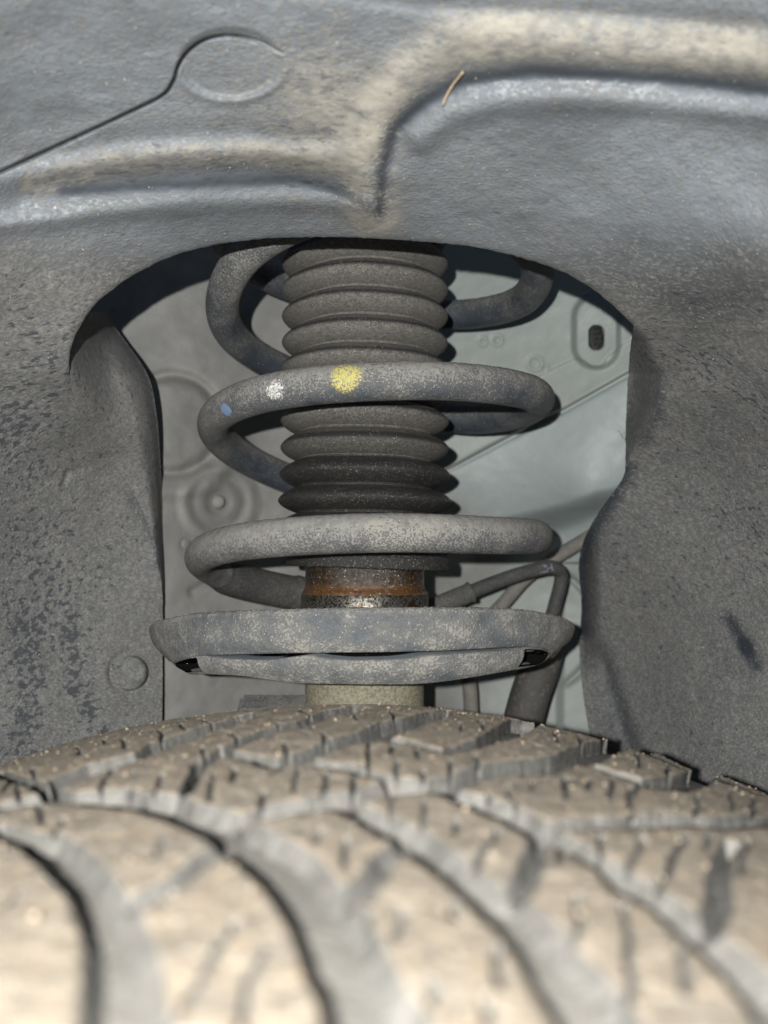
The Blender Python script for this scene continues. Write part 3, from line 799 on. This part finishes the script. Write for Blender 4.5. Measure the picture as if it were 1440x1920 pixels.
# dark threaded plug standing in for shade inside the oval hole
c = pt(1118, 633, float(panel_depth(np.array(1118.), np.array(633.))) - .0065)
nv = 40; an = np.linspace(0, 2 * math.pi, nv, endpoint=False)
hx = 12.5 / F * .49; hz = 22.5 / F * .49
V = []
for k, (rr, dy) in enumerate([(0.02, .0), (.5, 0), (.9, 0), (1.0, .0008), (1.0, .006)]):
    V.append(np.stack([c[0] + hx * rr * np.sign(np.cos(an)) * np.abs(np.cos(an)) ** .8, c[1] + dy + 0 * an, c[2] + hz * rr * np.sign(np.sin(an)) * np.abs(np.sin(an)) ** .8], -1))
V = np.array(V).transpose(1, 0, 2)
shade_disc = mesh_obj('hole_shade_disc', V, grid_faces(nv, 5, wrapu=True), M_dark); adopt(shade_disc, body)
for k in range(4):
    zc = c[2] + (k - 1.5) * .0024
    o = tube('thread_rib', np.array([[c[0] - .0012 + .0012 * i, c[1] - .0009, zc + .0003 * i] for i in range(4)]), .00042, M_dark, 8); o.parent = shade_disc

# ------------------------------------------------------------ hoses, lines and bars behind
def hose(name, pts_, radpx, mat, Ymid, dustv, label, cat, n=80, radf=None, flat=1.0):
    P3 = np.array([pt(x, y, Y) for x, y, Y in pts_]); P3 = catmull(P3, n)
    root = thing(name, label, cat, tuple(P3[0]))
    o = tube('tubing', P3, radpx / F * Ymid, mat, 24, radf=radf, flat=flat)
    me = o.data; nvv = len(me.vertices)
    co = np.zeros(nvv * 3, np.float32); me.vertices.foreach_get('co', co); co = co.reshape(-1, 3)
    co += ((vnoise(co, 150, 5, 2) - .5) * .0004)[:, None]; me.vertices.foreach_set('co', co.ravel())
    for nm, v in (('dust', dustv), ('beige', 0.)):
        at = me.attributes.new(nm, 'FLOAT', 'POINT'); at.data.foreach_set('value', [v] * nvv)
    adopt(o, root)
    return root, P3
hr, HP = hose('brake_hose', [(805, 1139, .438), (850, 1124, .440), (900, 1103, .442), (960, 1081, .444), (1010, 1067, .447), (1035, 1064, .449), (1050, 1071, .452), (1052, 1090, .454), (1042, 1130, .456), (1030, 1175, .458), (1015, 1230, .462)], 13.5, M_hose, .445, .38,
     'black rubber brake hose with faint printed digits arching right of the damper tube', 'brake hose', 120)
hs = catmull(np.array([pt(x, y, Y) for x, y, Y in [(800, 1141, .4375), (830, 1132, .4385), (862, 1119, .4400), (884, 1110, .4410)]]), 30)
o = tube('crimp_sleeve', hs, 18.5 / F * .44, M_hose, 24, radf=lambda u: 1 + .10 * sm(.93, .97, u) - .12 * sm(0.4, 0, u))
for nm, v in (('dust', .55), ('beige', 0.)):
    at = o.data.attributes.new(nm, 'FLOAT', 'POINT'); at.data.foreach_set('value', [v] * len(o.data.vertices))
adopt(o, hr)
# upside-down printed digits on the hose
txt = '0805Z1 172508ZH'
for i, ch in enumerate(txt):
    if ch == ' ': continue
    u = i / (len(txt) - 1)
    xx = 888 + (1030 - 888) * u
    yv = np.interp(xx, [888, 960, 1010, 1032], [1107, 1080, 1066, 1063]) + 1
    Y_ = .444 + (xx - 900) / 130 * .004 - 13.8 / F * .445
    cu = bpy.data.curves.new('printed_digit', 'FONT'); cu.body = ch; cu.size = .0047; cu.extrude = .00005; cu.align_x = 'CENTER'; cu.align_y = 'CENTER'
    tmp = bpy.data.objects.new('printed_digit', cu); COL.objects.link(tmp)
    dg = bpy.context.evaluated_depsgraph_get(); me = bpy.data.meshes.new_from_object(tmp.evaluated_get(dg))
    bpy.data.objects.remove(tmp)
    me.materials.clear(); me.materials.append(M_print)
    o = bpy.data.objects.new('printed_digit', me); COL.objects.link(o)
    o.location = pt(xx, yv, Y_ - .0001)
    sl = math.atan2(1107 - 1063, 142.) if xx < 990 else .2
    o.rotation_euler = (math.pi / 2, math.pi - sl, 0)
    adopt(o, hr)
hose('dusty_pipe', [(1180, 960, .470), (1090, 1016, .470), (1030, 1052, .470), (985, 1085, .471), (945, 1130, .472), (900, 1180, .474), (860, 1240, .476)], 13, M_brown, .47, .75,
     'dusty grey brown pipe running diagonally behind the brake hose', 'pipe')
hose('cable_conduit', [(878, 1200, .470), (874, 1250, .470), (882, 1300, .470), (885, 1400, .470)], 14, M_brown, .47, .9,
     'narrow dusty conduit standing upright between tyre and spring seat', 'conduit')
hose('link_arm', [(1030, 1180, .455), (1012, 1250, .450), (992, 1310, .447), (968, 1400, .445)], 37, M_brown, .448, .10,
     'wide dark brown rod slanting down below the right end of the spring seat', 'link arm')
hose('rear_bracket_rod', [(500, 1108, .455), (545, 1112, .45), (580, 1122, .447), (620, 1135, .445)], 15, M_panel, .45, .8,
     'short grey rod behind the damper tube beside the spring end', 'rod')

# ------------------------------------------------------------ tyre
TX = (650 - 720) / F * .27
RT = .270
Z_FAR = .272 * float(tanel(1329))
def drop(Y): return .0030 * ((Y - .172) / .1) ** 2 + .006 * np.clip((np.abs(Y - .162) - .105) / .01, 0, 1) ** 2
TZ = Z_FAR - RT + float(drop(.272)) * 1.0
def surfR(Y): return RT - drop(Y)
def tyre_hit(x, y):
    """(arc, depth) on the tread for photo position"""
    x = np.atleast_1d(np.asarray(x, float)); y = np.atleast_1d(np.asarray(y, float))
    Ys = np.linspace(.03, .274, 1200)
    P = pt(x[:, None], y[:, None], Ys[None])
    r = np.hypot(P[..., 0] - TX, P[..., 2] - TZ) - surfR(Ys)[None]
    r[:, -1] = -1
    # first crossing, else closest approach
    below = r < 0
    first = np.argmax(below, 1); none = first == len(Ys) - 1
    first = np.where(none, np.argmin(np.abs(r[:, :-1]) + 0 * r[:, :-1], 1), first)
    Yh = Ys[first]
    Q = P[np.arange(len(x)), first]
    th = np.arctan2(Q[:, 0] - TX, Q[:, 2] - TZ)
    return np.stack([th * RT, Yh], -1)
def band(up, lo): return list(up) + list(lo)[::-1]
bands = [
 band([(0,1545),(60,1560),(110,1568),(160,1600),(190,1640),(225,1690),(250,1740),(270,1800),(280,1860),(285,1920),(288,1990)],
      [(0,1563),(54,1584),(100,1626),(138,1663),(167,1713),(181,1763),(183,1838),(179,1920),(172,1990)]),
 band([(0,1503),(83,1481),(139,1484),(230,1476),(278,1487),(328,1487),(360,1505),(443,1525),(495,1559),(578,1601),(610,1647),(653,1697),(695,1772),(728,1847),(774,1913),(800,1990)],
      [(0,1514),(83,1500),(155,1500),(239,1512),(292,1523),(333,1539),(400,1567),(417,1584),(479,1626),(517,1663),(558,1717),(583,1772),(600,1826),(628,1884),(635,1920),(645,1990)]),
 band([(653,1498),(712,1520),(795,1558),(837,1593),(920,1655),(978,1684),(1048,1763),(1115,1834),(1165,1897),(1182,1922),(1220,1990)],
      [(640,1510),(649,1522),(712,1551),(753,1580),(803,1613),(870,1663),(920,1713),(957,1747),(995,1801),(1020,1847),(1032,1872),(1065,1920),(1090,1990)]),
 band([(831,1472),(914,1495),(987,1522),(1034,1552),(1098,1590),(1194,1643),(1257,1684),(1311,1730),(1365,1772),(1440,1834),(1520,1900)],
      [(828,1482),(876,1510),(951,1541),(998,1566),(1015,1584),(1090,1605),(1132,1634),(1173,1676),(1228,1701),(1269,1738),(1332,1788),(1394,1855),(1440,1905),(1500,1990)]),
 band([(1020,1545),(1109,1534),(1234,1526),(1290,1529),(1346,1532),(1440,1531),(1520,1532)], [(1020,1558),(1159,1546),(1212,1548),(1290,1543),(1346,1551),(1440,1546),(1520,1546)]),
 band([(100,1458),(167,1430),(258,1408),(285,1390),(355,1368),(400,1355),(445,1342),(470,1337)], [(90,1482),(180,1447),(262,1422),(267,1419),(340,1390),(400,1368),(450,1352),(480,1343)]),
 band([(415,1400),(493,1367),(560,1349),(610,1331),(640,1326),(665,1322)], [(417,1410),(505,1377),(570,1359),(620,1342),(650,1336),(690,1326)]),
 band([(415,1404),(465,1410),(521,1421),(582,1399),(680,1368),(716,1352),(760,1343),(800,1334),(840,1326)], [(415,1416),(480,1424),(490,1436),(515,1440),(560,1432),(580,1420),(654,1393),(710,1386),(760,1368),(800,1354),(845,1338)]),
 band([(822,1405),(898,1383),(935,1361),(962,1348),(985,1335)], [(840,1412),(909,1395),(970,1379),(990,1368),(1010,1355),(1020,1345)]),
 band([(700,1377),(760,1383),(830,1402)], [(705,1386),(760,1392),(840,1412)]),
 band([(583,1421),(660,1431),(720,1451),(800,1461),(850,1451),(914,1431),(970,1422),(1039,1415),(1067,1404),(1120,1389),(1150,1370)], [(575,1430),(660,1443),(720,1460),(760,1478),(800,1482),(850,1476),(898,1459),(956,1451),(1028,1449),(1053,1437),(1120,1426),(1150,1412),(1180,1398)]),
 band([(1120,1432),(1207,1459),(1268,1456),(1301,1445),(1330,1425)], [(1115,1438),(1218,1477),(1284,1482),(1296,1479),(1318,1472),(1345,1455)]),
 band([(455,1526),(499,1512),(571,1498),(610,1489),(660,1481),(721,1466),(780,1460),(830,1468)], [(471,1536),(554,1519),(610,1509),(649,1517),(660,1504),(721,1487),(780,1482),(830,1482)]),
 band([(640,1684),(692,1640),(715,1604),(745,1580)], [(650,1690),(704,1646),(727,1606),(754,1583)]),
 band([(950,1684),(982,1645),(996,1602),(1010,1572)], [(960,1692),(993,1650),(1008,1604),(1020,1576)]),
 band([(1320,1738),(1342,1687),(1340,1642),(1353,1602),(1370,1575)], [(1332,1746),(1356,1690),(1352,1645),(1362,1605),(1378,1577)]),
 band([(246,1686),(332,1643),(408,1585)], [(253,1694),(338,1649),(413,1591)]),
 band([(0,1447),(85,1470),(130,1486)], [(0,1456),(80,1480),(120,1492)]),
 band([(345,1478),(372,1430),(415,1398)], [(352,1486),(380,1434),(425,1406)]),
]
sipes = [[(523,1440),(505,1455)],[(563,1437),(555,1452),(548,1485)],[(612,1445),(607,1485)],[(665,1450),(662,1486)],[(495,1480),(485,1525)],[(688,1368),(690,1400),(692,1440)],[(735,1392),(733,1412)],[(745,1425),(742,1455)],
 [(793,1440),(795,1462)],[(843,1425),(847,1455)],[(890,1415),(900,1440)],[(185,1485),(200,1455),(212,1440)],[(232,1490),(243,1472)],[(283,1492),(305,1448)],[(345,1475),(369,1423)],[(300,1368),(303,1384)],[(339,1357),(346,1368)],[(147,1400),(151,1416)],[(194,1386),(196,1396)],
 [(261,1404),(266,1420)],[(905,1378),(906,1394)],[(914,1485),(910,1510)],[(965,1515),(952,1485),(955,1470)],[(1003,1458),(1000,1485)],[(1084,1405),(1086,1428)],[(857,1535),(855,1560)],[(935,1550),(915,1585),(890,1618)],
 [(603,1555),(588,1578)],[(649,1570),(645,1600),(650,1620)],[(766,1702),(735,1762)],[(857,1688),(853,1722)],[(812,1845),(808,1885)],[(445,1725),(370,1850),(325,1925)],[(508,1768),(465,1860),(455,1935)],[(308,1574),(286,1608)],[(48,1660),(8,1702)],
 [(1090,1680),(1088,1730),(1068,1768)],[(1173,1695),(1180,1800),(1187,1850),(1172,1895)],[(1278,1770),(1287,1865)],[(936,1770),(930,1845)],[(907,1870),(917,1925)],[(1208,1570),(1190,1605),(1176,1628)],[(1290,1566),(1265,1600),(1238,1662)],
 [(1243,1522),(1246,1548)],[(1118,1528),(1116,1540)],[(1404,1524),(1402,1548)],[(1107,1458),(1104,1482)],[(75,1505),(82,1540)],[(0,1490),(20,1460)],[(120,1530),(100,1560)],[(1180,1500),(1200,1470)],[(700,1770),(690,1700)],[(600,1350),(560,1330)],[(1020,1400),(930,1375)],[(620,1385),(560,1372)],[(1250,1440),(1120,1405)],[(410,1360),(370,1348)]]
sipes += [[(430,1372),(445,1385)],[(520,1355),(530,1366)],[(575,1340),(585,1352)],[(660,1333),(668,1350)],[(735,1333),(742,1348)],[(860,1352),(870,1372)],[(900,1348),(908,1366)],[(1040,1372),(1048,1395)],[(1085,1380),(1092,1402)],
 [(1195,1412),(1200,1440)],[(1250,1432),(1255,1458)],[(1370,1480),(1372,1520)],[(1410,1492),(1412,1528)],[(530,1390),(540,1412)],[(600,1370),(612,1392)],[(780,1400),(784,1425)],[(1060,1455),(1064,1500)],[(1150,1455),(1146,1500)],[(1180,1475),(1184,1530)],[(1310,1490),(1306,1528)],
 [(60,1440),(66,1470)],[(30,1462),(36,1500)],[(230,1385),(236,1402)],[(380,1400),(388,1425)],[(440,1440),(436,1470)],[(400,1450),(392,1500)],[(740,1490),(730,1530)],[(800,1500),(790,1545)],[(1060,1575),(1040,1620)],[(1130,1565),(1118,1610)],[(1330,1560),(1322,1590)],[(1400,1570),(1385,1640)],[(560,1620),(540,1580)],[(700,1690),(690,1640)]]
cuts = [[(1010,1356),(1030,1361),(1075,1372),(1127,1386),(1150,1392)],[(1160,1394),(1200,1408),(1250,1428),(1303,1450),(1330,1462)],[(1335,1461),(1380,1475),(1440,1497),(1500,1525)]]
print('tyre...')
ns, nY = 880, 600
S = np.linspace(-.135, .135, ns); YY = np.linspace(.042, .2755, nY)
SG, YG = np.meshgrid(S, YY, indexing='ij')
sd = np.full(SG.shape, 1.0)      # signed distance to the nearest groove (negative inside), metres
bsy = []
for b in bands:
    h = tyre_hit([p[0] for p in b], [p[1] for p in b]); bsy.append(h)
def apply_poly(poly, sd, mask=None):
    poly = [tuple(p) for p in poly]
    d = polydist(SG, YG, poly + [poly[0]])
    ins = inpoly(SG, YG, poly)
    v = np.where(ins, -d, d)
    return np.minimum(sd, v) if mask is None else np.where(mask, np.minimum(sd, v), sd)
for h in bsy: sd = apply_poly(h, sd)
for c in cuts:
    h = tyre_hit([p[0] for p in c], [p[1] for p in c])
    poly = list(map(tuple, h)) + [(h[-1, 0], .30), (h[0, 0], .30)]
    sd = apply_poly(poly, sd)
# outside the traced part the pattern simply repeats round the tyre
thG = SG / RT
PG = np.stack([TX + surfR(YG) * np.sin(thG), YG, TZ + surfR(YG) * np.cos(thG)], -1)
gx, gy = proj(PG)
outm = (gx < -25) | (gx > 1465) | (gy > 1945)
for k in (-5, -4, -3, -2, -1, 1, 2, 3, 4, 5):
    for bi in (2, 3):
        h = bsy[bi] + np.array([k * .034, 0]); sd = apply_poly(h, sd, outm)
sd = np.minimum(sd, (.0455 + 0 * YG - YG) * -1)
sd = np.minimum(sd, .2725 + .0006 * np.sin(SG * 900) - YG)
def DEPf(Y): return np.interp(Y, [.10, .19], [.0026, .0040])
DEP = None
ramp_ = .0007
ramp_ = np.interp(YG, [.10, .19], [.0030, .0007])
hgt = sm(0, ramp_, sd + .55 * (ramp_ - .0007) + (vnoise(PG, 330, 73, 3) - .5) * .0005)
edge_round = -.0005 * np.exp(-sd / .0009) * (sd > 0)
sip = np.zeros_like(SG)
SW1 = (vnoise(PG, 260, 71, 3) - .5) * .0016; SW2 = (vnoise(PG, 260, 72, 3) - .5) * .0016
for sline in sipes:
    h = tyre_hit([p[0] for p in sline], [p[1] for p in sline])
    wloc = .00030
    dd_ = polydist(SG + SW1, YG + SW2, [tuple(p) for p in h])
    sip = np.maximum(sip, np.exp(-(dd_ / wloc) ** 2) * (.55 + .45 * random.random()))
nz = (vnoise(PG, 380, 61, 3) - .5) * .0005 + (vnoise(PG, 1300, 62, 2) - .5) * .0003 + (vnoise(PG, 90, 63, 2) - .5) * .0007
DEP = DEPf(YG)
rr = surfR(YG) - DEP + hgt * (DEP + nz + edge_round) - .0018 * sip * hgt
rr += (vnoise(PG, 500, 66, 2) - .5) * .0005 * (1 - hgt)
TV = np.stack([TX + rr * np.sin(thG), YG + (vnoise(PG, 600, 67, 2) - .5) * .0006, TZ + rr * np.cos(thG)], -1)
hatt = hgt * (1 - .5 * sip)
# connected blocks
on = hgt > .004
cell = on[:-1, :-1] | on[1:, :-1] | on[:-1, 1:] | on[1:, 1:]
# split islands by the solid parts only so that touching feet do not merge them
solid = (sd > .00012)
lab = np.zeros(SG.shape, np.int32); cur = 0
sl = solid.tolist(); H, W = SG.shape
L = [[0] * W for _ in range(H)]
for i in range(H):
    for j in range(W):
        if sl[i][j] and L[i][j] == 0:
            cur += 1; L[i][j] = cur; st = [(i, j)]
            while st:
                a0, b0 = st.pop()
                for a1, b1 in ((a0 + 1, b0), (a0 - 1, b0), (a0, b0 + 1), (a0, b0 - 1)):
                    if 0 <= a1 < H and 0 <= b1 < W and sl[a1][b1] and L[a1][b1] == 0:
                        L[a1][b1] = cur; st.append((a1, b1))
lab = np.array(L)
for _ in range(12):   # grow labels into the walls' feet
    for sh in ((1, 0), (-1, 0), (0, 1), (0, -1)):
        r_l = np.roll(lab, sh, (0, 1)); lab = np.where(lab == 0, r_l, lab)
clab = np.max([lab[:-1, :-1], lab[1:, :-1], lab[:-1, 1:], lab[1:, 1:]], 0)
tyre = thing('car_tyre', 'worn winter car tyre below the strut, chunky tread caked with tan dust', 'tyre', (TX, .16, TZ - RT))
# carcass: full ring
prof = [(.060, .165), (.046, .185), (.036, .215), (.040, .245), (.050, .2595)] + [(y, RT - float(DEPf(y)) - float(drop(y)) + .00025) for y in np.linspace(.060, .262, 40)] + [(.2695, RT - .0067), (.276, RT - .016), (.2835, .235), (.286, .205), (.280, .180), (.268, .165)]
prof = np.array(prof)
na = 720
an = np.linspace(0, 2 * math.pi, na, endpoint=False)
V = np.stack([TX + prof[None, :, 1] * np.sin(an)[:, None], prof[None, :, 0] + 0 * an[:, None], TZ + prof[None, :, 1] * np.cos(an)[:, None]], -1)
o = mesh_obj('carcass', V, grid_faces(na, len(prof), wrapu=True)[:, ::-1], M_carcass); adopt(o, tyre)
o = None
cells = clab.tolist(); Hc, Wc = clab.shape
for i0 in range(Hc):
    for j0 in range(Wc):
        l = cells[i0][j0]
        if l <= 0: continue
        comp = [(i0, j0)]; cells[i0][j0] = -1; k = 0
        while k < len(comp):
            a0, b0 = comp[k]; k += 1
            for da in (-1, 0, 1):
                for db in (-1, 0, 1):
                    a1, b1 = a0 + da, b0 + db
                    if 0 <= a1 < Hc and 0 <= b1 < Wc and cells[a1][b1] == l:
                        cells[a1][b1] = -1; comp.append((a1, b1))
        if len(comp) < 60: continue
        ci, cj = np.array(comp).T
        quad = np.stack([ci * nY + cj, (ci + 1) * nY + cj, (ci + 1) * nY + cj + 1, ci * nY + cj + 1], -1)
        u, inv = np.unique(quad, return_inverse=True)
        o = mesh_obj('tread_block', TV.reshape(-1, 3)[u], inv.reshape(-1, 4)[:, ::-1], M_tread, attrs={'h': hatt.ravel()[u], 'sip': sip.ravel()[u]})
        adopt(o, tyre)
o = None

# ------------------------------------------------------------ grit
def grit(name, pts_, sizes, mat, parent):
    base = np.array([(1, 0, 0), (-1, 0, 0), (0, 1, 0), (0, -1, 0), (0, 0, 1), (0, 0, -1)], float)
    tri = np.array([(0, 2, 4), (2, 1, 4), (1, 3, 4), (3, 0, 4), (2, 0, 5), (1, 2, 5), (3, 1, 5), (0, 3, 5)])
    n = len(pts_)
    q = rng.normal(size=(n, 3, 3)); q, _ = np.linalg.qr(q)
    sc = rng.uniform(.6, 1.2, (n, 6, 1))
    V = np.einsum('nij,kj->nki', q, base) * sc * np.asarray(sizes)[:, None, None] + pts_[:, None]
    Fc = (np.arange(n)[:, None, None] * 6 + tri[None]).reshape(-1, 3)
    # subdivide look: smooth shading keeps crumbs from reading as crystals
    o = mesh_obj(name, V, Fc, mat, smooth=True); o['kind'] = 'stuff'
    adopt(o, parent); return o
mask = (hgt > .97) & (sip < .3) & (gx > -60) & (gx < 1500) & (gy < 1980)
idx = np.nonzero(mask.ravel())[0]
pick = rng.choice(idx, 1500, p=None)
grit('tread_grit', TV.reshape(-1, 3)[pick], rng.uniform(.00008, .00024, 1500) * (.75 + rng.random(1500) ** 6 * 2.2), M_grit, tyre)
edge = (hgt > .95) & (YG > .2685)
idx = np.nonzero(edge.ravel())[0]; pick = rng.choice(idx, 1500)
grit('edge_grit', TV.reshape(-1, 3)[pick], rng.uniform(.00010, .00040, 1500), M_grit, tyre)
idx = np.nonzero(mask.ravel())[0]; pick = rng.choice(idx, 200)
grit('pale_tread_grit', TV.reshape(-1, 3)[pick], rng.uniform(.00012, .00030, 200), M_gritw, tyre)
# crumbs along the top of the coils and the seat rim
tt = rng.uniform(300, 820, 2600); pp = rng.normal(1.35, .55, 2600)
pts_ = coil_surf(tt, pp, np.full(2600, -.00002))
o = grit('coil_grit', pts_, rng.uniform(.00005, .00017, 2600), M_coil, strut)
me = o.data
for nm, v in (('dust', .95), ('beige', 0.)):
    at = me.attributes.new(nm, 'FLOAT', 'POINT'); at.data.foreach_set('value', [v] * len(me.vertices))
sv = np.array([v.co[:] for v in seat.data.vertices]) 
kk = K.ravel(); ii = np.nonzero(((kk >= 1) & (kk < 2)) & (np.cos(a.ravel()) > 0 if False else True))[0]
pick = rng.choice(ii, 700)
grit('seat_grit', sv[pick] , rng.uniform(.00006, .00018, 700), M_gritw, strut).location = seat.location
ii = np.nonzero((kk >= 2) & (kk < 6))[0]; pick = rng.choice(ii, 500)
grit('seat_face_grit', sv[pick], rng.uniform(.00006, .00020, 500), M_gritw, strut).location = seat.location
# crumbs stuck on the liner ceiling
mk = (GY > 0) & (GY < 700) & (GX > 0) & (GX < 1440) & (RR > ri[:, None] + 3)
idx = np.nonzero(mk.ravel())[0]; pick = rng.choice(idx, 150)
grit('liner_grit', P.reshape(-1, 3)[pick], rng.uniform(.00006, .00026, 150), M_gritw, liner)
pick = rng.choice(idx, 70)
grit('liner_sand', P.reshape(-1, 3)[pick], rng.uniform(.0001, .0004, 70), M_grit, liner)
# straw caught on the ceiling
sp_ = catmull(np.array([pt(x, y, float(liner_depth(np.array(float(x)), np.array(float(y)))) - .0008) for x, y in [(829, 198), (838, 178), (850, 158), (868, 135)]]), 16)
o = tube('straw', sp_, .00035, simple('straw', (.32, .25, .16), (.42, .33, .22), 500), 8)
tag(o, 'short tan straw stuck to the dusty ceiling of the liner above the opening', 'straw')
# two fibres on the right flange edge
sp_ = catmull(np.array([pt(x, y, .392) for x, y in [(1176, 800), (1172, 812), (1165, 814), (1159, 806)]]), 14)
o = tube('fibre', sp_, .00012, M_print, 6); tag(o, 'thin curled fibre hanging from the right edge of the liner opening', 'fibre')

# ------------------------------------------------------------ ground far below
g = mesh_obj('ground', [(-40, -40, TZ - RT), (40, -40, TZ - RT), (40, 40, TZ - RT), (-40, 40, TZ - RT)], [(0, 1, 2, 3)], M_ground)
g['kind'] = 'structure'
print('triangles', sum(len(p.data.polygons) * 2 for p in bpy.data.objects if p.type == 'MESH'))
